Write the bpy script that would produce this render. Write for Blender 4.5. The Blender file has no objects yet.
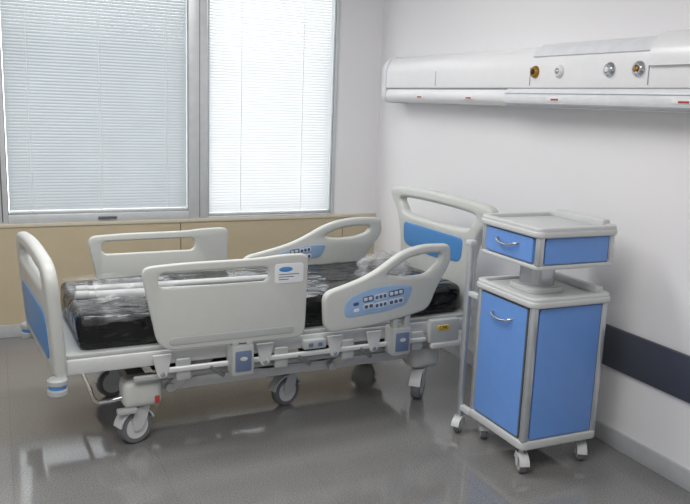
import bpy, bmesh, math, random
from mathutils import Vector, Matrix, noise
random.seed(7)
S = bpy.context.scene
COL = S.collection
PI = math.pi
try:
    S.view_settings.view_transform = 'Standard'
    S.view_settings.look = 'None'
except Exception:
    pass

# ------------------------------------------------------------------ materials
def lin(c):
    def f(v):
        v /= 255.0
        return v / 12.92 if v <= .04045 else ((v + .055) / 1.055) ** 2.4
    return (f(c[0]), f(c[1]), f(c[2]), 1)

def mat(name, rgb, rough=.5, metal=0.0, var=.04, scale=20, bump=0.0, bscale=60, spec=.5, coat=0.0):
    m = bpy.data.materials.new(name)
    m.use_nodes = True
    nt = m.node_tree
    p = nt.nodes['Principled BSDF']
    c = lin(rgb)
    tc = nt.nodes.new('ShaderNodeTexCoord')
    n = nt.nodes.new('ShaderNodeTexNoise')
    n.inputs['Scale'].default_value = scale
    n.inputs['Detail'].default_value = 4
    nt.links.new(tc.outputs['Object'], n.inputs['Vector'])
    r = nt.nodes.new('ShaderNodeValToRGB')
    r.color_ramp.elements[0].position = .3
    r.color_ramp.elements[1].position = .7
    r.color_ramp.elements[0].color = tuple(v * (1 - var) for v in c[:3]) + (1,)
    r.color_ramp.elements[1].color = tuple(min(1, v * (1 + var)) for v in c[:3]) + (1,)
    nt.links.new(n.outputs['Fac'], r.inputs['Fac'])
    nt.links.new(r.outputs['Color'], p.inputs['Base Color'])
    p.inputs['Roughness'].default_value = rough
    p.inputs['Metallic'].default_value = metal
    p.inputs['Specular IOR Level'].default_value = spec
    p.inputs['Coat Weight'].default_value = coat
    if bump:
        b = nt.nodes.new('ShaderNodeBump')
        n2 = nt.nodes.new('ShaderNodeTexNoise')
        n2.inputs['Scale'].default_value = bscale
        n2.inputs['Detail'].default_value = 5
        nt.links.new(tc.outputs['Object'], n2.inputs['Vector'])
        nt.links.new(n2.outputs['Fac'], b.inputs['Height'])
        b.inputs['Strength'].default_value = bump
        b.inputs['Distance'].default_value = .02
        nt.links.new(b.outputs['Normal'], p.inputs['Normal'])
    return m

M_wall = mat('wall_paint', (237, 236, 238), .55, var=.006, scale=2, spec=.3)
M_ceil = mat('ceiling_paint', (238, 238, 238), .8)
M_wains = mat('beige_laminate', (194, 180, 152), .45, var=.03, scale=8)
M_gap = mat('panel_joint', (120, 106, 84), .6)
M_sill = mat('beige_ledge', (210, 201, 182), .35)
M_base = mat('baseboard_grey', (182, 184, 187), .4)
M_bump = mat('bumper_slate', (70, 75, 88), .45)
M_alu = mat('aluminium', (210, 213, 215), .34, metal=.2)
M_gask = mat('frame_gasket', (148, 153, 156), .5)
M_aludark = mat('dark_gasket', (92, 98, 102), .5)
M_plas = mat('bed_plastic', (200, 202, 198), .38, var=.015)
M_plas2 = mat('bed_plastic_darker', (180, 183, 182), .4, var=.02)  # slightly darker grey plastic for brackets, mounts and small fittings
M_frame = mat('bed_frame_enamel', (206, 208, 208), .35, var=.02)
M_mech = mat('mechanism_grey', (104, 107, 110), .45)
M_dark = mat('dark_mechanism', (38, 40, 44), .5)
M_blue = mat('bed_blue', (78, 140, 202), .35, var=.03)
M_navy = mat('navy_inset', (64, 88, 134), .4)
M_ctl = mat('control_blue', (152, 181, 216), .35)
M_key = mat('keypad_navy', (78, 96, 134), .4)
M_btn2 = mat('button_grey', (206, 212, 218), .4)
M_latch = mat('latch_grey_blue', (104, 120, 150), .4)
M_white = mat('white_plastic', (234, 235, 236), .4, var=.01)
M_unit = mat('wall_unit_white', (237, 237, 239), .25, var=.008)
M_cap = mat('unit_cap_grey', (226, 227, 231), .3, var=.01)
M_diff = mat('diffuser_grey', (224, 226, 230), .28)
M_strip = mat('unit_strip_white', (227, 229, 233), .3)
M_groove = mat('groove_grey', (152, 156, 163), .4)
M_brass = mat('brass', (176, 134, 62), .3, metal=.8)
M_chrome = mat('chrome', (200, 202, 206), .18, metal=.95)
M_red = mat('red_socket', (176, 66, 60), .4)
M_tyre = mat('tyre_grey', (116, 118, 122), .55)
M_hub = mat('hub_light', (216, 217, 217), .4)
M_cabblue = mat('cabinet_blue', (108, 154, 223), .4, var=.02)
M_cabgrey = mat('cabinet_grey', (202, 204, 204), .4, var=.015)
M_cabpost = mat('cabinet_post', (196, 200, 204), .24, metal=.6)
M_yel = mat('yellow_label', (224, 190, 66), .5)
M_rod = mat('pale_rod', (198, 200, 200), .32)

def wrap_mat():
    m = bpy.data.materials.new('black_wrap'); m.use_nodes = True
    nt = m.node_tree; p = nt.nodes['Principled BSDF']
    p.inputs['Base Color'].default_value = (.006, .006, .007, 1)
    p.inputs['Roughness'].default_value = .10
    p.inputs['Specular IOR Level'].default_value = .5
    tc = nt.nodes.new('ShaderNodeTexCoord')
    mp = nt.nodes.new('ShaderNodeMapping'); mp.inputs['Scale'].default_value = (3.0, 6.0, 6.0)
    nt.links.new(tc.outputs['Object'], mp.inputs['Vector'])
    n = nt.nodes.new('ShaderNodeTexNoise'); n.inputs['Scale'].default_value = 2.0; n.inputs['Detail'].default_value = 1.6; n.inputs['Distortion'].default_value = 1.0
    nt.links.new(mp.outputs['Vector'], n.inputs['Vector'])
    b = nt.nodes.new('ShaderNodeBump'); b.inputs['Strength'].default_value = .42; b.inputs['Distance'].default_value = .05
    nt.links.new(n.outputs['Fac'], b.inputs['Height']); nt.links.new(b.outputs['Normal'], p.inputs['Normal'])
    return m
M_wrap = wrap_mat()

def floor_mat():
    m = bpy.data.materials.new('floor_grey'); m.use_nodes = True
    nt = m.node_tree; p = nt.nodes['Principled BSDF']
    tc = nt.nodes.new('ShaderNodeTexCoord')
    n = nt.nodes.new('ShaderNodeTexNoise'); n.inputs['Scale'].default_value = 180; n.inputs['Detail'].default_value = 3
    n2 = nt.nodes.new('ShaderNodeTexNoise'); n2.inputs['Scale'].default_value = 1.6; n2.inputs['Detail'].default_value = 5
    br = nt.nodes.new('ShaderNodeTexBrick')
    br.offset = 0
    br.inputs['Scale'].default_value = 1.0
    br.inputs['Brick Width'].default_value = .6
    br.inputs['Row Height'].default_value = .6
    br.inputs['Mortar Size'].default_value = .0022
    br.inputs['Color1'].default_value = (1, 1, 1, 1); br.inputs['Color2'].default_value = (.98, .98, .98, 1)
    br.inputs['Mortar'].default_value = (.87, .87, .87, 1)
    for q in (n, n2, br):
        nt.links.new(tc.outputs['Object'], q.inputs['Vector'])
    r = nt.nodes.new('ShaderNodeValToRGB')
    r.color_ramp.elements[0].position = .34; r.color_ramp.elements[0].color = lin((109, 108, 108))
    r.color_ramp.elements[1].position = .66; r.color_ramp.elements[1].color = lin((146, 145, 143))
    nt.links.new(n.outputs['Fac'], r.inputs['Fac'])
    r2 = nt.nodes.new('ShaderNodeValToRGB')
    r2.color_ramp.elements[0].position = .3; r2.color_ramp.elements[0].color = (.95, .95, .95, 1)
    r2.color_ramp.elements[1].position = .7; r2.color_ramp.elements[1].color = (1, 1, 1, 1)
    nt.links.new(n2.outputs['Fac'], r2.inputs['Fac'])
    mx = nt.nodes.new('ShaderNodeMix'); mx.data_type = 'RGBA'; mx.blend_type = 'MULTIPLY'; mx.inputs[0].default_value = 1
    nt.links.new(r.outputs['Color'], mx.inputs[6]); nt.links.new(r2.outputs['Color'], mx.inputs[7])
    mx2 = nt.nodes.new('ShaderNodeMix'); mx2.data_type = 'RGBA'; mx2.blend_type = 'MULTIPLY'; mx2.inputs[0].default_value = 1
    nt.links.new(mx.outputs[2], mx2.inputs[6]); nt.links.new(br.outputs['Color'], mx2.inputs[7])
    nt.links.new(mx2.outputs[2], p.inputs['Base Color'])
    p.inputs['Roughness'].default_value = .085
    p.inputs['Specular IOR Level'].default_value = .85
    return m
M_floor = floor_mat()

def slat_mat(name, a, b, tl):
    m = bpy.data.materials.new(name); m.use_nodes = True
    nt = m.node_tree; nt.nodes.clear()
    out = nt.nodes.new('ShaderNodeOutputMaterial')
    d = nt.nodes.new('ShaderNodeBsdfDiffuse'); t = nt.nodes.new('ShaderNodeBsdfTranslucent')
    mx = nt.nodes.new('ShaderNodeMixShader'); mx.inputs[0].default_value = tl
    n = nt.nodes.new('ShaderNodeTexNoise'); n.inputs['Scale'].default_value = 3
    tc = nt.nodes.new('ShaderNodeTexCoord'); nt.links.new(tc.outputs['Object'], n.inputs['Vector'])
    r = nt.nodes.new('ShaderNodeValToRGB')
    r.color_ramp.elements[0].color = a; r.color_ramp.elements[1].color = b
    nt.links.new(n.outputs['Fac'], r.inputs['Fac'])
    nt.links.new(r.outputs['Color'], d.inputs['Color']); nt.links.new(r.outputs['Color'], t.inputs['Color'])
    nt.links.new(d.outputs[0], mx.inputs[1]); nt.links.new(t.outputs[0], mx.inputs[2])
    nt.links.new(mx.outputs[0], out.inputs['Surface'])
    return m
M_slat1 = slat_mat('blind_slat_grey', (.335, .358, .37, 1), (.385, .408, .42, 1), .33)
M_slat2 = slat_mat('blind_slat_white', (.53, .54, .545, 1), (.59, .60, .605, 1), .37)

def film_mat(name, base, peak, sc, x0=None, x1=None, far=1.0):
    m = bpy.data.materials.new(name); m.use_nodes = True
    nt = m.node_tree; p = nt.nodes['Principled BSDF']; out = nt.nodes['Material Output']
    p.inputs['Base Color'].default_value = (.62, .64, .66, 1)
    p.inputs['Roughness'].default_value = .14
    p.inputs['Specular IOR Level'].default_value = .55
    tr = nt.nodes.new('ShaderNodeBsdfTransparent')
    tc = nt.nodes.new('ShaderNodeTexCoord')
    n = nt.nodes.new('ShaderNodeTexNoise'); n.inputs['Scale'].default_value = sc; n.inputs['Detail'].default_value = 5
    n.inputs['Distortion'].default_value = .6
    nt.links.new(tc.outputs['Object'], n.inputs['Vector'])
    mr = nt.nodes.new('ShaderNodeMapRange')
    mr.inputs[1].default_value = .42; mr.inputs[2].default_value = .70
    mr.inputs[3].default_value = base; mr.inputs[4].default_value = peak
    nt.links.new(n.outputs['Fac'], mr.inputs[0])
    fac = mr.outputs[0]
    if x0 is not None:
        sx = nt.nodes.new('ShaderNodeSeparateXYZ'); nt.links.new(tc.outputs['Object'], sx.inputs[0])
        fx = nt.nodes.new('ShaderNodeMapRange')
        fx.inputs[1].default_value = x0; fx.inputs[2].default_value = x1; fx.inputs[3].default_value = 1; fx.inputs[4].default_value = far
        nt.links.new(sx.outputs[0], fx.inputs[0])
        mu = nt.nodes.new('ShaderNodeMath'); mu.operation = 'MULTIPLY'
        nt.links.new(fac, mu.inputs[0]); nt.links.new(fx.outputs[0], mu.inputs[1]); fac = mu.outputs[0]
    mx = nt.nodes.new('ShaderNodeMixShader')
    nt.links.new(fac, mx.inputs[0])
    nt.links.new(tr.outputs[0], mx.inputs[1]); nt.links.new(p.outputs[0], mx.inputs[2])
    nt.links.new(mx.outputs[0], out.inputs['Surface'])
    b = nt.nodes.new('ShaderNodeBump'); b.inputs['Strength'].default_value = .4; b.inputs['Distance'].default_value = .03
    nt.links.new(n.outputs['Fac'], b.inputs['Height']); nt.links.new(b.outputs['Normal'], p.inputs['Normal'])
    return m
M_film = film_mat('clear_film', .05, .27, 10, .40, 1.1, .25)
M_film2 = film_mat('clear_film_dense', .12, .5, 14)

def glass_mat():
    m = bpy.data.materials.new('window_glass'); m.use_nodes = True
    nt = m.node_tree; nt.nodes.clear()
    out = nt.nodes.new('ShaderNodeOutputMaterial')
    tr = nt.nodes.new('ShaderNodeBsdfTransparent'); tr.inputs[0].default_value = (.97, .98, .98, 1)
    g = nt.nodes.new('ShaderNodeBsdfGlossy'); g.inputs['Roughness'].default_value = .02
    mx = nt.nodes.new('ShaderNodeMixShader'); mx.inputs[0].default_value = .04
    nt.links.new(tr.outputs[0], mx.inputs[1]); nt.links.new(g.outputs[0], mx.inputs[2])
    nt.links.new(mx.outputs[0], out.inputs['Surface'])
    return m
M_glass = glass_mat()

# ------------------------------------------------------------------ geometry helpers
class MB:
    def __init__(s):
        s.bm = bmesh.new()
    def add(s, t, M=None):
        me = bpy.data.meshes.new('tmp'); t.to_mesh(me); t.free()
        if M is not None: me.transform(M)
        s.bm.from_mesh(me); bpy.data.meshes.remove(me)
        return s
    def box(s, x0, x1, y0, y1, z0, z1, bev=0, seg=2, M=None):
        t = bmesh.new(); bmesh.ops.create_cube(t, size=1)
        for v in t.verts:
            v.co = Vector(((x0 + x1) / 2 + v.co.x * (x1 - x0), (y0 + y1) / 2 + v.co.y * (y1 - y0), (z0 + z1) / 2 + v.co.z * (z1 - z0)))
        if bev:
            bmesh.ops.bevel(t, geom=t.edges[:], offset=bev, segments=seg, profile=.5, affect='EDGES')
        return s.add(t, M)
    def cyl(s, p, q, r, r2=None, n=20, bev=0):
        p = Vector(p); q = Vector(q); d = q - p
        t = bmesh.new()
        bmesh.ops.create_cone(t, cap_ends=True, segments=n, radius1=r, radius2=r if r2 is None else r2, depth=d.length)
        if bev:
            es = [e for e in t.edges if len(e.link_faces) == 2 and any(len(f.verts) > 4 for f in e.link_faces)]
            bmesh.ops.bevel(t, geom=es, offset=bev, segments=2, profile=.5, affect='EDGES')
        M = Matrix.Translation((p + q) / 2) @ d.to_track_quat('Z', 'Y').to_matrix().to_4x4()
        return s.add(t, M)
    def bar(s, p, q, w, h, bev=.004):
        p = Vector(p); q = Vector(q); d = q - p; L = d.length
        x = d.normalized(); y = Vector((0, 0, 1)).cross(x)
        y = y.normalized() if y.length > 1e-4 else Vector((0, 1, 0))
        z = x.cross(y)
        R = Matrix((x, y, z)).transposed().to_4x4()
        return s.box(-L / 2, L / 2, -w / 2, w / 2, -h / 2, h / 2, bev, M=Matrix.Translation((p + q) / 2) @ R)
    def tube(s, pts, r, n=10, sub=6):
        P = [Vector(p) for p in pts]
        if sub > 1 and len(P) > 2:
            Q = []
            for i in range(len(P) - 1):
                a = P[max(i - 1, 0)]; b = P[i]; c = P[i + 1]; d = P[min(i + 2, len(P) - 1)]
                for k in range(sub):
                    u = k / sub
                    Q.append(.5 * ((2 * b) + (c - a) * u + (2 * a - 5 * b + 4 * c - d) * u * u + (3 * b - a - 3 * c + d) * u ** 3))
            Q.append(P[-1]); P = Q
        t = bmesh.new(); rings = []
        nrm = None
        for i, p in enumerate(P):
            tg = (P[min(i + 1, len(P) - 1)] - P[max(i - 1, 0)]).normalized()
            if nrm is None:
                nrm = tg.orthogonal().normalized()
            nrm = (nrm - tg * nrm.dot(tg)).normalized(); b = tg.cross(nrm)
            rings.append([t.verts.new(p + r * (math.cos(2 * PI * k / n) * nrm + math.sin(2 * PI * k / n) * b)) for k in range(n)])
        for a, b in zip(rings, rings[1:]):
            for k in range(n):
                t.faces.new((a[k], a[(k + 1) % n], b[(k + 1) % n], b[k]))
        t.faces.new(rings[0][::-1]); t.faces.new(rings[-1])
        return s.add(t)
    def lathe(s, prof, M, n=28, loop=False):
        t = bmesh.new(); rings = []
        for r, h in prof:
            if r < 1e-6:
                rings.append([t.verts.new((0, 0, h))])
            else:
                rings.append([t.verts.new((r * math.cos(2 * PI * k / n), r * math.sin(2 * PI * k / n), h)) for k in range(n)])
        pairs = list(zip(rings, rings[1:]))
        if loop: pairs.append((rings[-1], rings[0]))
        for a, b in pairs:
            for k in range(n):
                k2 = (k + 1) % n
                if len(a) == 1: t.faces.new((a[0], b[k], b[k2]))
                elif len(b) == 1: t.faces.new((a[k], a[k2], b[0]))
                else: t.faces.new((a[k], a[k2], b[k2], b[k]))
        bmesh.ops.recalc_face_normals(t, faces=t.faces[:])
        return s.add(t, M)
    def plate(s, outline, holes, th, bev, M):
        cu = bpy.data.curves.new('c', 'CURVE'); cu.dimensions = '2D'; cu.fill_mode = 'BOTH'
        cu.extrude = th / 2 - bev; cu.bevel_depth = bev; cu.bevel_resolution = 2; cu.offset = -bev
        for loop in [outline] + list(holes):
            sp = cu.splines.new('POLY'); sp.points.add(len(loop) - 1)
            for p, q in zip(sp.points, loop): p.co = (q[0], q[1], 0, 1)
            sp.use_cyclic_u = True
        o = bpy.data.objects.new('c', cu); COL.objects.link(o)
        dg = bpy.context.evaluated_depsgraph_get()
        me = bpy.data.meshes.new_from_object(o.evaluated_get(dg))
        bpy.data.objects.remove(o); bpy.data.curves.remove(cu)
        me.transform(M)
        s.bm.from_mesh(me); bpy.data.meshes.remove(me)
        bmesh.ops.remove_doubles(s.bm, verts=s.bm.verts[:], dist=1e-5)
        return s
    def prism(s, prof, a, b, M):
        t = bmesh.new()
        A = [t.verts.new((x, y, a)) for x, y in prof]; B = [t.verts.new((x, y, b)) for x, y in prof]
        n = len(prof)
        for k in range(n):
            t.faces.new((A[k], A[(k + 1) % n], B[(k + 1) % n], B[k]))
        t.faces.new(A[::-1]); t.faces.new(B)
        bmesh.ops.recalc_face_normals(t, faces=t.faces[:])
        return s.add(t, M)

def ccw(pts):
    a = sum(pts[i][0] * pts[(i + 1) % len(pts)][1] - pts[(i + 1) % len(pts)][0] * pts[i][1] for i in range(len(pts)))
    return pts if a > 0 else pts[::-1]
def rr(x0, y0, x1, y1, r, n=6):
    if not isinstance(r, (tuple, list)): r = (r,) * 4
    out = []
    for (cx, cy, a, q) in ((x0 + r[0], y0 + r[0], PI, r[0]), (x1 - r[1], y0 + r[1], 1.5 * PI, r[1]), (x1 - r[2], y1 - r[2], 0, r[2]), (x0 + r[3], y1 - r[3], .5 * PI, r[3])):
        for k in range(n + 1):
            t = a + .5 * PI * k / n
            out.append((cx + q * math.cos(t), cy + q * math.sin(t)))
    return out
def smooth(pts, n=6):
    P = [Vector(p) for p in pts]; N = len(P); out = []
    for i in range(N):
        a, b, c, d = P[i - 1], P[i], P[(i + 1) % N], P[(i + 2) % N]
        for k in range(n):
            u = k / n
            v = .5 * ((2 * b) + (c - a) * u + (2 * a - 5 * b + 4 * c - d) * u * u + (3 * b - a - 3 * c + d) * u ** 3)
            out.append((v.x, v.y))
    return ccw(out)
def rpoly(pts, n=6):
    out = []; N = len(pts)
    for i in range(N):
        p = Vector(pts[i][:2]); a = Vector(pts[i - 1][:2]); b = Vector(pts[(i + 1) % N][:2]); r = pts[i][2]
        ra = min(r, (a - p).length * .48); rb = min(r, (b - p).length * .48)
        s = p + (a - p).normalized() * ra; e = p + (b - p).normalized() * rb
        for k in range(n + 1):
            u = k / n
            q = s * (1 - u) ** 2 + p * 2 * u * (1 - u) + e * u * u
            out.append((q.x, q.y))
    return ccw(out)
def MXZ(y):
    return Matrix(((1, 0, 0, 0), (0, 0, -1, y), (0, 1, 0, 0), (0, 0, 0, 1)))
def MYZ(x):
    return Matrix(((0, 0, 1, x), (1, 0, 0, 0), (0, 1, 0, 0), (0, 0, 0, 1)))
def MXY(z):
    return Matrix.Translation((0, 0, z))

ORG = {}
def obj(name, mb, m, parent=None, smooth_ang=38):
    me = bpy.data.meshes.new(name)
    mb.bm.to_mesh(me); mb.bm.free()
    if parent is not None:
        me.transform(Matrix.Translation(-ORG[parent.name]))
    me.polygons.foreach_set('use_smooth', [True] * len(me.polygons))
    try: me.set_sharp_from_angle(angle=math.radians(smooth_ang))
    except Exception: pass
    me.materials.append(m)
    o = bpy.data.objects.new(name, me); COL.objects.link(o)
    if parent is not None:
        o.parent = parent; ORG[o.name] = ORG[parent.name]
    else:
        ORG[o.name] = Vector((0, 0, 0))
    return o
def thing(name, label, cat, loc, group=None):
    o = bpy.data.objects.new(name, None); COL.objects.link(o)
    o.empty_display_size = .1
    o.location = loc; o['label'] = label; o['category'] = cat
    if group: o['group'] = group
    ORG[o.name] = Vector(loc)
    return o
def tag(o, label, cat, group=None):
    o['label'] = label; o['category'] = cat
    if group: o['group'] = group
    return o
def struct(name, mb, m, label=None):
    o = obj(name, mb, m); o['kind'] = 'structure'
    if label: o['label'] = label
    return o
def text_mesh(txt, size, M):
    cu = bpy.data.curves.new('t', 'FONT'); cu.body = txt; cu.size = size; cu.align_x = 'CENTER'; cu.align_y = 'CENTER'; cu.extrude = .0005
    o = bpy.data.objects.new('t', cu); COL.objects.link(o)
    me = bpy.data.meshes.new_from_object(o.evaluated_get(bpy.context.evaluated_depsgraph_get()))
    bpy.data.objects.remove(o); bpy.data.curves.remove(cu)
    me.transform(M)
    b = MB(); b.bm.from_mesh(me); bpy.data.meshes.remove(me)
    return b

# ------------------------------------------------------------------ room
XR = 2.67; YW = 5.30; XL = -2.6; YB = -1.6; ZC = 2.9
W0, W1, W2, W3 = -.005, 1.335, 1.335, 2.312
ZS, ZT = .752, 2.62
ZP = .728
struct('floor', MB().box(XL - .2, XR + .2, YB - .2, YW + .2, -.1, 0), M_floor)
struct('ceiling', MB().box(XL - .2, XR + .2, YB - .2, YW + .2, ZC, ZC + .1), M_ceil)
struct('wall_right', MB().box(XR, XR + .2, YB - .2, YW + .2, 0, ZC), M_wall)
struct('wall_left', MB().box(XL - .2, XL, YB - .2, YW + .2, 0, ZC), M_wall)
struct('wall_back', MB().box(XL, XR, YB - .2, YB, 0, ZC), M_wall)
w = MB()
w.box(XL, XR, YW, YW + .15, 0, ZS); w.box(XL, XR, YW, YW + .15, ZT, ZC)
w.box(XL, W0, YW, YW + .15, ZS, ZT); w.box(W3, XR, YW, YW + .15, ZS, ZT)
struct('wall_window', w, M_wall)
xs = [XL, -1.33, -.09, 1.15, 2.39, XR]
w = MB()
for a, b in zip(xs, xs[1:]):
    w.box(a + .003, b - .003, YW - .014, YW - .002, 0, ZP)
struct('trim_1', w, M_wains, 'beige laminate panels below the windows')
struct('trim_2', MB().box(XL, XR, YW - .003, YW, 0, ZP), M_gap, 'dark joints between the beige panels')
struct('trim_3', MB().box(XL, XR, YW - .022, YW, ZP, ZS, .003), M_sill, 'flush pale beige ledge between panels and windows')
struct('baseboard_window', MB().box(XL, XR, YW - .026, YW - .014, 0, .085, .003), M_base)
struct('baseboard_right', MB().box(XR - .014, XR, YB, YW - .028, 0, .09, .003), M_base)
struct('trim_4', MB().box(XR - .022, XR, YB, 3.05, .385, .585, .006), M_bump, 'slate grey bumper rail along the right wall')

def window(name, x0, x1, bl, br, bb, label):
    f = MB(); y0, y1 = YW - .014, YW + .07
    f.box(x0, x0 + bl, y0, y1, ZS, ZT, .003); f.box(x1 - br, x1, y0, y1, ZS, ZT, .003)
    f.box(x0 + bl, x1 - br, y0, y1, ZS, ZS + bb, .003); f.box(x0 + bl, x1 - br, y0, y1, ZT - .05, ZT, .003)
    o = struct(name, f, M_alu, label)
    g = MB(); t = .006
    a0, a1, c0, c1 = x0 + bl, x1 - br, ZS + bb, ZT - .05
    g.box(a0, a0 + t, y0 + .008, y1, c0, c1); g.box(a1 - t, a1, y0 + .008, y1, c0, c1)
    g.box(a0, a1, y0 + .008, y1, c0, c0 + t); g.box(a0, a1, y0 + .008, y1, c1 - t, c1)
    obj('gasket', g, M_gask, o)
    obj('pane', MB().box(a0 + t, a1 - t, YW + .055, YW + .061, c0 + t, c1 - t), M_glass, o)
    return o, (a0 + t, a1 - t, c0 + t, c1 - t)
w1, in1 = window('window_1', W0, W1, .055, .125, .055, 'wide window at the left with silver frame')
w2, in2 = window('window_2', W2, W3, .012, .024, .012, 'narrower window nearest the corner with thin frame')
obj('handle', MB().box(.60, .72, YW - .032, YW - .014, ZS + .018, ZS + .034, .005), M_aludark, w1)
obj('sash_joint', MB().box(W1 - .052, W1 - .048, YW - .0155, YW - .013, ZS + .01, ZT - .01), M_aludark, w1)
obj('sash_joint', MB().box(W0 + .018, W0 + .026, YW - .0155, YW - .013, ZS + .01, ZT - .01), M_aludark, w1)

def blind(label, box, ang, ms_):
    a0, a1, c0, c1 = box
    a0 += .004; a1 -= .004
    y = YW + .026
    r = thing('venetian_blind', label, 'blind', ((a0 + a1) / 2, y, c1), 'venetian blinds in the windows')
    t = bmesh.new(); pitch = .0195; wd = .023
    z = c0 + .028
    dx = Vector((0, -math.cos(ang), -math.sin(ang)))
    nn = Vector((0, -math.sin(ang), math.cos(ang)))
    while z < c1 - .035:
        rows = []
        for k in range(4):
            u = k / 3 - .5
            off = dx * (u * wd) + nn * (.0018 * (1 - 4 * u * u))
            rows.append([t.verts.new((x, y + off.y, z + off.z)) for x in (a0, a1)])
        for p, q in zip(rows, rows[1:]): t.faces.new((p[0], p[1], q[1], q[0]))
        z += pitch
    b = MB(); b.add(t)
    obj('slats', b, ms_, r, 60)
    obj('head_rail', MB().box(a0, a1, y - .013, y + .013, c1 - .03, c1, .003), M_white, r)
    obj('bottom_rail', MB().box(a0, a1, y - .011, y + .011, c0 + .002, c0 + .016, .003), M_white, r)
    n = 3 if a1 - a0 > 1 else 2
    for k in range(n):
        x = a0 + (a1 - a0) * ((k + .5) / n if n == 2 else (.12 + .38 * k))
        obj('ladder_cord', MB().box(x - .0015, x + .0015, y - .0150, y - .0130, c0 + .01, c1 - .02), M_white, r)
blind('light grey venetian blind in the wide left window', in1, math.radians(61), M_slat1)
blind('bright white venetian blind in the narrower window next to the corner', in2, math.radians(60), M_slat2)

# ------------------------------------------------------------------ wall supply unit over the bed
U0, U1 = .6, 4.90
unit = thing('medical_supply_unit', 'long white wall mounted medical supply rail with gas outlets', 'medical rail', (XR, (U0 + U1) / 2, 1.62))
def MU():
    return Matrix(((-1, 0, 0, XR), (0, 0, 1, 0), (0, 1, 0, 0), (0, 0, 0, 1)))
def arcp(cx, cy, rx, ry, a0, a1, n=8):
    return [(cx + rx * math.cos(math.radians(a0 + (a1 - a0) * k / n)), cy + ry * math.sin(math.radians(a0 + (a1 - a0) * k / n))) for k in range(n + 1)]
DP = .175
pr = [(0, 1.606)] + arcp(DP - .055, 1.654, .055, .048, -90, 20, 8) + [(DP - .012, 1.690), (DP - .014, 1.696)] + \
     [(DP - .002, 1.702), (DP + .001, 1.712), (DP + .002, 1.76)] + arcp(DP - .085, 1.79, .087, .118, 0, 90, 12) + [(0, 1.908)]
obj('housing', MB().prism(pr, U0, U1, MU()), M_unit, unit, 30)
def endprof(s):
    return [(0, 1.606 - s)] + arcp(DP - .055, 1.654, .055 + s, .048 + s, -90, 0, 8) + [(DP + s, 1.70), (DP + .002 + s, 1.76)] + arcp(DP - .085, 1.79, .087 + s, .118 + s, 0, 90, 12) + [(0, 1.908 + s)]
ec = MB().prism(endprof(.006), U1 - .035, U1 + .018, MU())
def ring(a, b, ya, yb):
    t = bmesh.new()
    A = [t.verts.new((x, y, ya)) for x, y in a]; B = [t.verts.new((x, y, yb)) for x, y in b]
    for k in range(len(a)):
        t.faces.new((A[k], A[(k + 1) % len(a)], B[(k + 1) % len(a)], B[k]))
    t.faces.new(B); bmesh.ops.recalc_face_normals(t, faces=t.faces[:])
    return t
ec.add(ring(endprof(.006), endprof(-.010), U1 + .018, U1 + .034), MU())
bmesh.ops.remove_doubles(ec.bm, verts=ec.bm.verts[:], dist=1e-5)
obj('end_cap', ec, M_cap, unit, 30)
def band(rx0, ry0, rx1, ry1, a0, a1):
    return arcp(DP - .085, 1.79, rx0, ry0, a0, a1, 10) + [(0, 1.79 + ry0), (0, 1.79 + ry1)] + arcp(DP - .085, 1.79, rx1, ry1, a1, a0, 10)
obj('light_cover', MB().prism(band(.083, .115, .096, .130, 30, 90), 2.48, 3.26, MU()), M_diff, unit, 40)
obj('end_cover', MB().prism(band(.083, .112, .106, .146, 0, 90), U0, 2.47, MU()), M_unit, unit, 40)
pl = [(.12, 1.604)] + arcp(DP - .020, 1.651, .036, .047, -90, 90, 14) + [(.12, 1.698)]
obj('equipment_rail', MB().prism(pl, U0, 3.46, MU()), M_strip, unit, 30)
obj('groove_line', MB().box(XR - DP + .010, XR - .12, U0, U1, 1.6915, 1.6970), M_groove, unit)
obj('groove_line', MB().box(XR - DP - .016, XR - .14, U0, 3.455, 1.670, 1.673), M_groove, unit)
for k in range(3):
    z = 1.607 + .006 * k
    xo = DP - .020 + .036 * math.sqrt(max(0, 1 - ((1.651 - z - .0015) / .047) ** 2))
    obj('grille_slat', MB().box(XR - xo - .0015, XR - xo + .010, U0, 3.45, z, z + .0025), M_groove, unit)
for y in (4.20, 3.265, 2.475):
    obj('seam', MB().box(XR - DP - .0035, XR - .12, y - .0025, y + .0025, 1.712, 1.80), M_groove, unit)
for y in (4.40, 3.83):
    s = obj('socket_plate', MB().box(XR - DP - .0015, XR - .13, y - .055, y + .055, 1.636, 1.658, .002), M_unit, unit)
    obj('red_marker', MB().box(XR - DP - .003, XR - DP + .002, y - .035, y + .020, 1.639, 1.648, .001), M_red, s)
for y in (3.05, 2.27):
    s = obj('socket_plate', MB().box(XR - DP - .0175, XR - DP - .002, y - .055, y + .055, 1.636, 1.658, .002), M_unit, unit)
    obj('red_marker', MB().box(XR - DP - .019, XR - DP - .014, y - .035, y + .020, 1.639, 1.648, .001), M_red, s)
MXm = Matrix.Rotation(-PI / 2, 4, 'Y')
def outlet(y, ring_, core, r=.032):
    z = 1.778
    M = Matrix.Translation((XR - DP - .003, y, z)) @ MXm
    o = obj('gas_outlet', MB().lathe([(r * 1.15, -.006), (r * 1.15, .003), (r * 1.08, .006), (r * .95, .013), (r * .8, .017), (r * .55, .017), (r * .5, .010), (0, .010)], M), ring_, unit)
    obj('outlet_core', MB().lathe([(r * .45, .008), (r * .42, .021), (r * .3, .024), (0, .024)], M), core, o)
outlet(3.225, M_brass, M_dark, .027)
outlet(3.04, M_white, M_chrome, .028)
outlet(2.702, M_chrome, M_white, .029)
outlet(2.53, M_chrome, M_brass, .030)

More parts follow.
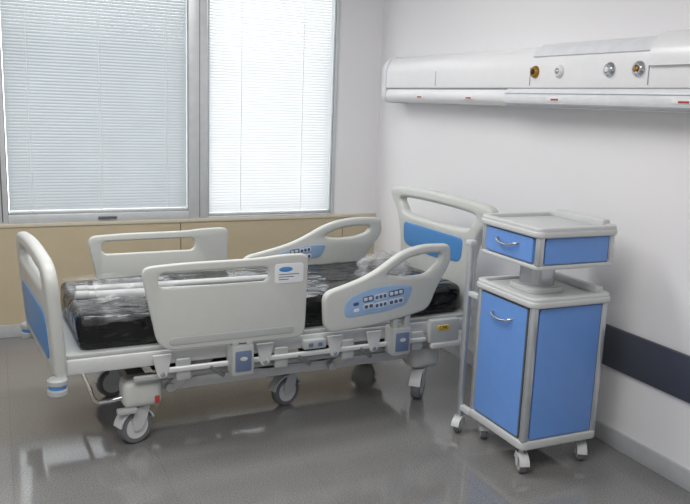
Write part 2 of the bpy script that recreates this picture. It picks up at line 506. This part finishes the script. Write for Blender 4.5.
# ------------------------------------------------------------------ casters
def caster(parent, x, y, r, w, top, yaw, stem_r, hub_m=M_hub, fork_m=M_frame):
    Rz = Matrix.Rotation(yaw, 4, 'Z')
    tr = r * .42
    T = Matrix.Translation((x, y, 0)) @ Rz
    f = MB()
    a = T @ Vector((0, 0, 2 * r + .008)); b = T @ Vector((0, 0, top))
    f.cyl(a, b, stem_r, n=18, bev=.002)
    arc = []
    R1, R2 = r + .012, r + .004
    for k in range(13):
        t = math.radians(10 + 150 * k / 12); arc.append((math.cos(t) * R1, math.sin(t) * R1 + r))
    for k in range(12, -1, -1):
        t = math.radians(10 + 150 * k / 12); arc.append((math.cos(t) * R2, math.sin(t) * R2 + r))
    Mh = T @ Matrix.Translation((tr, 0, 0)) @ Matrix(((1, 0, 0, 0), (0, 0, -1, 0), (0, 1, 0, 0), (0, 0, 0, 1)))
    f.prism(arc, -w / 2 - .006, w / 2 + .006, Mh)
    for s in (-1, 1):
        leg = [(-tr - stem_r, 2 * r + .014), (-tr + stem_r * 1.6, 2 * r + .014), (r * .35, r * 1.5), (r * .22, r * .82), (-r * .22, r * .82), (-r * .55, r * 1.35)]
        f.prism(leg, s * (w / 2 + .006) - .002, s * (w / 2 + .006) + .002, Mh)
    c = obj('caster', f, fork_m, parent)
    Mw = T @ Matrix.Translation((tr, 0, r)) @ Matrix.Rotation(PI / 2, 4, 'X')
    obj('wheel', MB().lathe([(r * .70, -w / 2), (r * .92, -w / 2), (r, -w * .28), (r, w * .28), (r * .92, w / 2), (r * .70, w / 2)], Mw, loop=True), M_tyre, c)
    obj('hub', MB().lathe([(0, -w * .49), (r * .2, -w * .50), (r * .25, -w * .42), (r * .71, -w * .47), (r * .71, w * .47), (r * .25, w * .42), (r * .2, w * .50), (0, w * .49)], Mw), hub_m, c)
    return c

# ------------------------------------------------------------------ hospital bed
BC = (1.26, 3.78, 0)
BR = math.radians(2.0)
bed = thing('hospital_bed', 'grey plastic hospital bed with blue end panels and split side rails', 'hospital bed', BC)
bed.rotation_euler = (0, 0, BR)
YN, YF = 3.28, 4.28
TF = (Matrix.Translation((.195, 3.35, .40)) @ Matrix.Rotation(math.radians(3.5), 4, 'Z') @ Matrix.Rotation(math.radians(-4), 4, 'Y') @ Matrix.Translation((-.195, -3.35, -.40)))
fb = rpoly([(3.35, .385, .05), (3.325, .60, .2), (3.325, .895, .13), (3.79, .935, .4), (4.255, .895, .13), (4.255, .60, .2), (4.23, .385, .05)], 8)
fhole = smooth([(3.50, .775), (3.455, .802), (3.48, .835), (3.57, .850), (3.79, .857), (4.01, .850), (4.10, .835), (4.125, .802), (4.08, .775), (3.79, .768)])
foot = obj('footboard', MB().plate(fb, [fhole], .055, .02, TF @ MYZ(.195)), M_plas, bed)
obj('blue_panel', MB().plate(rr(3.44, .445, 4.14, .670, .06), [], .063, .004, TF @ MYZ(.195)), M_blue, foot)
for y in (3.37, 4.20):
    yy = y + (-.03 if y < 3.8 else .03); xx = .175 if y < 3.8 else .13
    obj('board_post', MB().box(xx, xx + .04, y - .02, y + .02, .36, .55, .008), M_plas, bed)
    b = obj('corner_bumper', MB().lathe([(0, .325), (.034, .325), (.042, .333), (.042, .352), (.034, .36), (.034, .37), (.042, .378), (.042, .395), (.034, .402), (0, .402)], Matrix.Translation((xx, yy, 0))), M_plas2, bed)
    obj('bumper_ring', MB().lathe([(.028, .357), (.0365, .357), (.0365, .373), (.028, .373)], Matrix.Translation((xx, yy, 0)), loop=True), M_blue, b)
# headboard
hb = smooth([(3.44, .46), (3.42, .62), (3.41, .78), (3.35, .92), (3.27, 1.0), (3.25, 1.05), (3.31, 1.085), (3.55, 1.095), (3.80, 1.10), (4.05, 1.095), (4.25, 1.085), (4.31, 1.05), (4.29, 1.0), (4.22, .92), (4.17, .78), (4.16, .62), (4.14, .46), (3.80, .45)])
hhole = smooth([(3.48, .935), (3.42, .975), (3.385, 1.012), (3.47, 1.028), (3.80, 1.034), (4.09, 1.028), (4.185, 1.012), (4.16, .975), (4.10, .935), (3.80, .925)])
head = obj('headboard', MB().plate(hb, [hhole], .065, .022, MYZ(2.345)), M_plas, bed)
hblue = rpoly([(3.48, .880, .03), (4.12, .880, .03), (4.11, .745, .05), (3.80, .715, .2), (3.49, .745, .05)])
obj('blue_panel', MB().plate(hblue, [], .073, .004, MYZ(2.345)), M_blue, head)
for y in (3.50, 4.06):
    obj('board_post', MB().box(2.325, 2.365, y - .02, y + .02, .36, .52, .008), M_plas, bed)
# deck frame
for y0, y1 in ((3.365, 3.415), (4.145, 4.195)):
    obj('side_beam', MB().box(.19, 2.33, y0, y1, .395, .465, .012), M_frame, bed)
for y in (3.345, 4.215):
    near = y < 3.8
    obj('accessory_rail', MB().box(.62, 2.02, y - .010, y + .010, .362, .388, .008, 3), M_frame, bed)
    yy = y + (.04 if near else -.04)
    obj('slide_rail', MB().box(.50, 2.10, yy - .008, yy + .010, .322, .350, .008, 3), M_plas2, bed)
    ya, yb = min(y, 3.37 if near else 4.19), max(y, 3.37 if near else 4.19)
    for x in (.72, 1.20, 1.56, 1.97):
        obj('rail_bracket', MB().box(x - .035, x + .035, ya, yb, .318, .42, .010), M_plas2, bed)
    for x in (.62, 1.11, 1.48, 1.70):
        obj('hinge_plate', MB().plate(rpoly([(x - .045, .455, .01), (x + .045, .455, .01), (x + .02, .345, .02), (x - .02, .345, .02)]), [], .012, .003, MXZ(y + (-.006 if near else .006))), M_frame, bed)
        obj('hinge_pin', MB().cyl((x, y - .018, .362), (x, y + .018, .362), .011, n=14, bev=.002), M_chrome, bed)
    for x in (.84, 1.28, 1.62):
        obj('release_lever', MB().bar((x, y + (-.004 if near else .004), .372), (x + .07, y + (-.004 if near else .004), .318), .014, .020), M_mech, bed)
for x0, x1 in ((.19, .25), (2.26, 2.325)):
    obj('end_beam', MB().box(x0, x1, 3.41, 4.15, .39, .46, .01), M_frame, bed)
for x in (.75, 1.3, 1.85):
    obj('cross_beam', MB().box(x - .03, x + .03, 3.41, 4.15, .40, .45, .006), M_mech, bed)
for a, b in ((.21, .80), (.82, 1.22), (1.24, 1.62), (1.64, 2.315)):
    obj('deck_panel', MB().box(a, b, 3.375, 4.185, .462, .484, .008), M_plas2, bed)
# side rails
slot = rr(.595, .770, 1.105, .840, .03)
rail_o = rpoly([(.595, .486, .08), (.518, .870, .05), (.70, .880, .10), (1.05, .880, .1), (1.18, .892, .1), (1.302, .890, .04), (1.292, .482, .06)])
head_o = rpoly([(1.395, .487, .06), (1.383, .690, .05), (1.50, .722, .07), (1.62, .765, .07), (1.775, .874, .06), (1.89, .902, .05), (2.03, .897, .03), (2.038, .80, .035), (1.968, .675, .05), (1.928, .560, .05), (1.80, .530, .10), (1.62, .500, .08)])
head_h = rpoly([(1.685, .757, .025), (1.800, .836, .035), (1.90, .856, .035), (1.984, .853, .02), (1.980, .808, .02), (1.912, .745, .03), (1.80, .738, .05)])
far_h = rpoly([(1.745, .790, .03), (1.815, .832, .03), (1.90, .848, .03), (1.975, .846, .02), (1.968, .805, .02), (1.90, .778, .05), (1.81, .774, .05)])
panel_o = rpoly([(1.485, .556, .05), (1.73, .574, .05), (1.845, .600, .03), (1.880, .694, .03), (1.78, .706, .05), (1.64, .700, .05), (1.502, .656, .05)])
panel_f = rpoly([(1.50, .640, .03), (1.80, .655, .03), (1.84, .735, .03), (1.72, .735, .04), (1.53, .695, .03)])
def sh(pts, d, e=0): return [(p[0] + d, p[1] + e) for p in pts]
for side, yc in (('near', YN + .018), ('far', YF - .018)):
    near = side == 'near'
    d = 0 if near else -.085
    e = 0 if near else -.030
    fr = obj('foot_side_rail', MB().plate(sh(rail_o, d, e), [sh(slot, d, e)], .028, .009, MXZ(yc)), M_plas, bed)
    if near: f_ = lambda q: [(1.383 + (p[0] - 1.383) * 1.10, p[1]) for p in q]
    else: f_ = lambda q: [(1.30 + (p[0] - 1.383) * 1.42, p[1] - .010) for p in q]
    hr = obj('head_side_rail', MB().plate(f_(head_o), [f_(head_h if near else far_h)], .046, .014, MXZ(yc)), M_plas, bed)
    obj('rail_moulding', MB().plate(sh(rr(.64, .510, 1.235, .545, .015), d, e), [], .034, .003, MXZ(yc)), M_plas2, fr)
    cp = obj('control_panel', MB().plate(panel_o if near else panel_f, [], .052, .003, MXZ(yc)), M_ctl, bed)
    Mc = MXZ(yc) @ Matrix.Translation((1.69, .634, 0) if near else (1.695, .686, 0)) @ Matrix.Rotation(math.radians(7), 4, 'Z')
    groups = ((-.092, -.032, 2, .027, M_key), (-.030, -.038, 3, .023, M_key), (.050, -.038, 3, .027, M_key),
              (-.092, .006, 2, .027, M_btn2), (-.028, .004, 3, .023, M_key), (.054, .006, 3, .027, M_btn2))
    if not near: groups = groups[:2] + groups[3:5]
    for gx, gz, cnt, bw, bm_ in groups:
        obj('keypad', MB().plate(rr(gx - .004, gz, gx + cnt * bw + .002, gz + .030, .010), [], .055, .001, Mc), M_btn2 if bm_ is M_key else M_key, cp)
        for k in range(cnt):
            x0 = gx + k * bw
            obj('button', MB().plate(rr(x0 + .001, gz + .006, x0 + bw - .006, gz + .024, .006, 3), [], .059, .0015, Mc), bm_, cp)
    for k in range(2):
        q = Mc @ Matrix.Translation((-.135, -.024 + .032 * k, 0))
        obj('panel_icon', MB().plate(rr(-.015, -.008, .015, .008, .005, 3), [], .0545, .0015, q), M_navy if k else M_white, cp)
    for x, zt in ((.98, .50), (1.83, .57)):
        y0, y1 = (YN - .008, 3.37) if near else (4.19, YF + .008)
        mt = obj('rail_mount', MB().box(x - .055 + d, x + .055 + d, y0, y1, .328, .478, .014), M_plas2, bed)
        ya, yb = (YN + .002, YN + .05) if near else (YF - .05, YF - .002)
        for s in (-1, 1):
            obj('mount_arm', MB().box(x + s * .034 - .016 + d, x + s * .034 + .016 + d, ya, yb, .46, zt, .006), M_plas2, mt)
        ys = (y0 - .006, y0 + .01) if near else (y1 - .01, y1 + .006)
        obj('mount_latch', MB().box(x - .040 + d, x + .040 + d, ys[0], ys[1], .352, .452, .008), M_latch, mt)
        elg = [(x + d + .018 * math.cos(2 * PI * k / 20), .415 + .010 * math.sin(2 * PI * k / 20)) for k in range(20)]
        obj('latch_emblem', MB().plate(elg, [], .004, .001, MXZ(y0 - .006 if near else y1 + .006)), M_plas, mt)
    if near:
        yb_ = yc - .014
        bd = obj('rail_badge', MB().plate(rr(1.130, .756, 1.274, .850, .014), [], .003, .001, MXZ(yb_ - .001)), M_white, bed)
        el = [(1.185 + .034 * math.cos(2 * PI * k / 24), .823 + .012 * math.sin(2 * PI * k / 24)) for k in range(24)]
        obj('badge_emblem', MB().plate(el, [], .003, .001, MXZ(yb_ - .003)), M_blue, bd)
        for k, z in enumerate((.799, .787, .775)):
            obj('badge_line', MB().box(1.150, 1.252 - .026 * k, yb_ - .0035, yb_ - .001, z - .0016, z + .0016), M_navy, bd)
obj('side_handle', MB().box(1.31, 1.43, 3.330, 3.37, .398, .445, .008), M_plas2, bed)
for x in (1.345, 1.395):
    obj('handle_slot', MB().box(x - .012, x + .012, 3.326, 3.336, .412, .432, .003), M_latch, bed)
cb = obj('release_bracket', MB().box(2.03, 2.22, 3.325, 3.37, .35, .480, .014), M_plas2, bed)
obj('release_label', MB().box(2.074, 2.146, 3.319, 3.327, .422, .451, .003), M_yel, cb)
obj('label_lettering', text_mesh('CPR', .029, Matrix.Translation((2.110, 3.3185, .4365)) @ Matrix.Rotation(PI / 2, 4, 'X')), M_dark, cb)
obj('release_lever', MB().box(2.04, 2.24, 3.31, 3.345, .325, .355, .008), M_plas, bed)
# base chassis
for y in (3.50, 4.06):
    obj('base_beam', MB().box(.50, 2.13, y - .032, y + .032, .228, .284, .012), M_frame, bed)
    obj('upper_chassis_rail', MB().box(.62, 2.02, y - .022, y + .022, .290, .314, .008), M_plas2, bed)
for x in (.555, 2.075):
    obj('base_crossbar', MB().box(x - .045, x + .045, 3.45, 4.11, .205, .285, .012), M_mech, bed)
obj('motor_cover', MB().box(1.50, 2.0, 3.54, 4.02, .215, .345, .03, 3), M_mech, bed)
obj('motor_box', MB().box(.95, 1.25, 3.60, 3.96, .275, .40, .015), M_dark, bed)
obj('battery_box', MB().box(.62, .80, 3.56, 3.68, .30, .39, .012), M_dark, bed)
for x in (.84, 1.86):
    cl = obj('lift_column', MB().box(x - .075, x + .075, 3.69, 3.87, .26, .41, .015), M_mech, bed)
    obj('column_sleeve', MB().box(x - .09, x + .09, 3.675, 3.885, .27, .33, .012), M_plas2, cl)
for y in (3.455, 4.105):
    for xa, xb in ((.68, .90), (1.52, 1.74)):
        la = obj('lift_arm', MB().bar((xa, y, .250), (xb, y, .405), .022, .05), M_frame, bed)
        obj('arm_pivot', MB().cyl((xb, y - .02, .400), (xb, y + .02, .400), .022, n=16, bev=.003), M_plas2, la)
        obj('arm_pivot', MB().cyl((xa, y - .02, .255), (xa, y + .02, .255), .022, n=16, bev=.003), M_plas2, la)
obj('actuator', MB().cyl((.82, 3.56, .29), (1.14, 3.56, .37), .028, n=16), M_dark, bed)
obj('actuator', MB().cyl((1.36, 3.50, .335), (1.66, 3.50, .375), .022, n=16), M_dark, bed)
obj('cable', MB().tube([(1.02, 3.44, .39), (1.10, 3.43, .31), (1.22, 3.44, .295), (1.34, 3.43, .32), (1.48, 3.44, .30), (1.58, 3.47, .36)], .006), M_dark, bed)
for x, y in ((.55, 3.478), (2.08, 3.478), (.55, 4.082), (2.08, 4.082)):
    obj('caster_housing', MB().box(x - .09, x + .09, y - .068, y + .068, .183, .312, .03, 3), M_plas, bed)
caster(bed, .55, 3.478, .081, .050, .20, math.radians(200), .028)
caster(bed, 2.08, 3.478, .081, .050, .20, math.radians(225), .028)
caster(bed, .55, 4.082, .081, .050, .20, math.radians(190), .028)
caster(bed, 2.08, 4.082, .081, .050, .20, math.radians(190), .028)
obj('wheel_arm', MB().bar((1.34, 3.64, .225), (1.10, 3.72, .33), .05, .04), M_frame, bed)
obj('wheel_arm', MB().bar((1.32, 3.64, .222), (1.54, 3.70, .25), .06, .04), M_frame, bed)
caster(bed, 1.37, 3.64, .080, .046, .22, math.radians(195), .022)
obj('brake_bar', MB().tube([(.50, 3.46, .235), (.40, 3.48, .21), (.36, 3.56, .18), (.36, 3.78, .175), (.36, 4.0, .18), (.40, 4.08, .21), (.50, 4.1, .235)], .012), M_chrome, bed)
obj('brake_pedal', MB().box(.43, .52, 3.40, 3.435, .165, .19, .006), M_plas2, bed)
obj('pedal_tip', MB().box(.60, .622, 3.404, 3.414, .20, .235, .003), M_red, bed)

# ------------------------------------------------------------------ mattress in black wrapping
def crumple_box(x0, x1, y0, y1, z0, z1, nx, ny, nz, amp, rad):
    t = bmesh.new()
    bmesh.ops.create_cube(t, size=1)
    for v in t.verts:
        v.co = Vector((x0 if v.co.x < 0 else x1, y0 if v.co.y < 0 else y1, z0 if v.co.z < 0 else z1))
    for ax, c in (('x', nx), ('y', ny), ('z', nz)):
        es = [q for q in t.edges if abs(getattr(q.verts[0].co - q.verts[1].co, ax)) > .01]
        bmesh.ops.subdivide_edges(t, edges=es, cuts=c, use_grid_fill=True)
    for v in t.verts:
        p = v.co.copy()
        q = Vector((min(max(p.x, x0 + rad), x1 - rad), min(max(p.y, y0 + rad), y1 - rad), min(max(p.z, z0 + rad), z1 - rad)))
        dd = p - q
        if dd.length > 1e-6:
            n = dd.normalized(); p = q + n * rad
            wv = noise.noise(Vector((p.x * 3.5, p.y * 5, p.z * 7))) * .8 + (1 - abs(noise.noise(Vector((p.x * 6, p.y * 8, p.z * 3 + 3)))) * 2) * .35
            p += n * (wv - .5) * amp * (0 if p.z < z0 + .02 else 1)
        if p.z < z0: p.z = z0
        v.co = p
    return t
ms = thing('mattress', 'thick mattress sealed in glossy black plastic lying on the bed', 'mattress', (1.26, 3.78, .485))
ms.rotation_euler = (0, 0, BR)
b = MB(); b.add(crumple_box(.27, 2.28, 3.395, 4.165, .485, .645, 130, 50, 14, .014, .045))
obj('wrapped_body', b, M_wrap, ms, 70)

def sheet(x0, x1, y0, y1, nx, ny, fz, wob=.02):
    t = bmesh.new(); V = []
    for i in range(nx + 1):
        row = []
        for j in range(ny + 1):
            u, v = i / nx, j / ny
            x = x0 + (x1 - x0) * u; y = y0 + (y1 - y0) * v
            x += wob * noise.noise(Vector((u * 9, v * 5, 1))); y += wob * noise.noise(Vector((u * 8, v * 6, 7)))
            row.append(t.verts.new(fz(x, y)))
        V.append(row)
    for i in range(nx):
        for j in range(ny):
            t.faces.new((V[i][j], V[i + 1][j], V[i + 1][j + 1], V[i][j + 1]))
    return t
def ridge(x, y, s, k):
    return 1 - abs(noise.noise(Vector((x * s, y * s, k)))) * 2
ct, st = math.cos(BR), math.sin(BR)
def bedpos(x, y, z):
    x -= BC[0]; y -= BC[1]
    return Vector((BC[0] + ct * x - st * y, BC[1] + st * x + ct * y, z))
def fz1(x, y):
    z = .652 + .022 * max(0, ridge(x, y, 5, 2)) + .006 * ridge(x, y, 13, 5)
    yy = y
    if y < 3.42:
        dd = 3.42 - y
        yy = 3.384 - .008 * (1 + noise.noise(Vector((x * 10, dd * 20, 2)))) + max(0, .036 - dd)
        z = .658 - dd * 1.1 + .012 * ridge(x, dd, 9, 1)
    return bedpos(x, yy, z)
b = MB(); b.add(sheet(.285, 1.30, 3.375, 4.08, 100, 80, fz1, .03))
tag(obj('plastic_sheet', b, M_film, smooth_ang=80), 'thin clear plastic sheet spread over the foot half of the black mattress', 'plastic sheet')
def rod(p, q, r, label):
    p, q = Vector(p), Vector(q)
    root = thing('rod', label, 'rod', bedpos(*p), 'pale rods lying on the mattress')
    P = bedpos(*p); Q = bedpos(*q); dd = (Q - P).normalized()
    obj('tube', MB().cyl(P, Q, r, n=16, bev=.003), M_rod, root)
    for k in (P, Q - dd * .05):
        obj('end_sleeve', MB().cyl(k - dd * .004, k + dd * .054, r * 1.15, n=16, bev=.003), M_plas2, root)
rod((.285, 3.53, .708), (1.34, 3.44, .708), .018, 'long pale grey tube nearest the near side rail on the black mattress')
rod((.30, 3.64, .706), (1.40, 3.60, .706), .017, 'long pale grey tube farther from the near side rail on the mattress')
def fz2(x, y):
    yc = 3.53 - (x - .285) * .085
    z = .688 + .062 * max(0, 1 - abs(y - yc) / .11) ** .7 + .055 * max(0, 1 - abs(y - 3.635) / .10) ** .7 + .007 * ridge(x, y, 13, 8)
    return bedpos(x, y, min(.760, max(.688, z)))
b = MB(); b.add(sheet(.36, .72, 3.42, 3.76, 44, 40, fz2, .015))
tag(obj('plastic_wrap', b, M_film2, smooth_ang=80), 'loose clear plastic wrap draped over the tubes beside the footboard', 'plastic wrap')
t = bmesh.new(); bmesh.ops.create_icosphere(t, subdivisions=4, radius=1)
for v in t.verts:
    p = v.co.copy(); f = 1 + .35 * noise.noise(p * 2.3) + .16 * ridge(p.x, p.y + p.z, 3.5, 3)
    v.co = Vector((1.84 + .13 * p.x * f, 3.52 + .08 * p.y * f, max(.651, .735 + .08 * p.z * f)))
b = MB(); b.add(t)
tag(obj('plastic_bag', b, M_film2, smooth_ang=80), 'scrunched clear plastic bag on the mattress behind the near head rail', 'plastic bag')

# ------------------------------------------------------------------ bedside cabinet
cab = thing('bedside_cabinet', 'two tier grey bedside cabinet on casters with bright blue door and drawer', 'bedside cabinet', (2.255, 2.74, 0))
X0, X1, Y0, Y1 = 2.05, 2.46, 2.53, 2.95
obj('lower_body', MB().box(X0 + .012, X1 - .012, Y0 + .012, Y1 - .012, .12, .768, .01), M_cabgrey, cab)
obj('base_plate', MB().plate(rr(X0 - .008, Y0 - .008, X1 + .008, Y1 + .008, .03), [], .040, .008, MXY(.135)), M_cabgrey, cab)
for x in (X0 + .015, X1 - .015):
    for y in (Y0 + .015, Y1 - .015):
        obj('corner_post', MB().plate(rr(x - .018, y - .018, x + .018, y + .018, .014), [], .62, .002, MXY(.458)), M_cabpost, cab)
dr = obj('door', MB().plate(rr(Y0 + .040, .165, Y1 - .040, .750, .010), [], .018, .003, MYZ(X0 + .004)), M_cabblue, cab)
def pull(z, parent, nm):
    obj(nm, MB().tube([(X0 - .002, 2.665, z + .010), (X0 - .020, 2.675, z + .004), (X0 - .027, 2.70, z - .004), (X0 - .029, 2.74, z - .008), (X0 - .027, 2.78, z - .004), (X0 - .020, 2.805, z + .004), (X0 - .002, 2.815, z + .010)], .0055), M_chrome, parent)
pull(.672, dr, 'door_handle')
obj('door_gap', MB().plate(rr(Y0 + .035, .160, Y1 - .035, .755, .012), [], .012, .002, MYZ(X0 + .004)), M_aludark, cab)
for y in (Y0 + .008, Y1 - .008):
    obj('side_panel', MB().plate(rr(X0 + .037, .16, X1 - .037, .757, .008), [], .018, .003, MXZ(y)), M_cabblue, cab)
def tray(z, th, rim, back):
    o = obj('top_tray', MB().plate(rr(X0 - .018, Y0 - .018, X1 + .018, Y1 + .018, .045), [], th, .008, MXY(z + th / 2)), M_cabgrey, cab)
    obj('tray_rim', MB().plate(rr(X0 - .013, Y0 - .013, X1 + .013, Y1 + .013, .042), [rr(X0 + .018, Y0 + .018, X1 - .018, Y1 - .018, .03)], rim + .01, .007, MXY(z + th - .005 + rim / 2)), M_cabgrey, o)
    obj('back_lip', MB().box(X1 - .030, X1 + .012, Y0 + .05, Y1 - .05, z + th - .005, z + th + back, .008, 3), M_cabgrey, o)
tray(.763, .028, .015, .030)
obj('neck_column', MB().plate(rr(2.155, 2.67, 2.285, 2.81, .04), [], .15, .004, MXY(.860)), M_cabpost, cab)
obj('neck_foot', MB().plate(rr(2.12, 2.64, 2.32, 2.84, .05), [], .03, .008, MXY(.804)), M_cabgrey, cab)
obj('upper_body', MB().box(X0 + .012, X1 - .012, Y0 + .012, Y1 - .012, .94, 1.072, .008), M_cabgrey, cab)
obj('upper_base', MB().plate(rr(X0 - .006, Y0 - .006, X1 + .006, Y1 + .006, .03), [], .018, .005, MXY(.938)), M_cabgrey, cab)
for x in (X0 + .015, X1 - .015):
    for y in (Y0 + .015, Y1 - .015):
        obj('upper_post', MB().plate(rr(x - .017, y - .017, x + .017, y + .017, .013), [], .128, .002, MXY(1.008)), M_cabpost, cab)
dw = obj('drawer', MB().plate(rr(Y0 + .040, .954, Y1 - .040, 1.060, .008), [], .018, .003, MYZ(X0 + .004)), M_cabblue, cab)
pull(1.016, dw, 'drawer_handle')
for y in (Y0 + .008, Y1 - .008):
    obj('upper_side_panel', MB().plate(rr(X0 + .036, .952, X1 - .036, 1.064, .007), [], .018, .003, MXZ(y)), M_cabblue, cab)
tray(1.067, .027, .017, .034)
for x, y, a in ((X0 + .03, Y0 + .04, 250), (X1 - .04, Y0 + .045, 240), (X0 + .06, Y1 - .05, 60), (X1 - .04, Y1 - .04, 60)):
    caster(cab, x, y, .039, .032, .12, math.radians(a), .012, hub_m=M_cabgrey, fork_m=M_cabgrey)
po = obj('side_column', MB().plate(rr(2.034, 3.012, 2.064, 3.046, .011), [], .87, .004, MXY(.525)), M_cabpost, cab)
obj('column_cap', MB().box(2.029, 2.069, 3.007, 3.051, .945, .972, .008), M_cabgrey, po)
obj('column_bracket', MB().box(2.038, 2.066, 2.94, 3.03, .115, .145, .006), M_cabgrey, po)
obj('column_bracket', MB().box(2.040, 2.066, 2.94, 3.03, .70, .725, .005), M_cabgrey, po)
caster(cab, 2.049, 3.029, .034, .028, .10, math.radians(215), .011, hub_m=M_cabgrey, fork_m=M_cabgrey)

# ------------------------------------------------------------------ light
wd = bpy.data.worlds.new('World'); S.world = wd; wd.use_nodes = True
bg = wd.node_tree.nodes['Background']
bg.inputs['Color'].default_value = (.965, .98, 1.0, 1)
bg.inputs['Strength'].default_value = 5.0
def area(name, loc, rot, sx, sy, e, col=(1, 1, 1)):
    l = bpy.data.lights.new(name, 'AREA'); l.shape = 'RECTANGLE'; l.size = sx; l.size_y = sy; l.energy = e; l.color = col
    o = bpy.data.objects.new(name, l); COL.objects.link(o); o.location = loc; o.rotation_euler = rot
    return o
area('ceiling_fill', (-.2, 1.2, 2.88), (0, 0, 0), 2.4, 1.6, 68, (1, .988, .97))  # unseen fill light added under the ceiling, no fixture
area('ceiling_fill', (.5, 3.6, 2.88), (0, 0, 0), 2.0, .6, 43, (1, .988, .97))  # second added fill, out of view above the bed

# ------------------------------------------------------------------ camera
cam = bpy.data.cameras.new('camera'); co = bpy.data.objects.new('camera', cam); COL.objects.link(co)
cam.sensor_width = 36; cam.lens = 767 / 690 * 36
R = Matrix(((.9116, .0466, -.4084), (-.4094, .1908, -.8922), (.0363, .9805, .1930)))
co.rotation_mode = 'QUATERNION'; co.rotation_quaternion = R.to_quaternion().normalized()
co.location = (0, 0, 1.6)
cam.clip_start = .05
S.camera = co
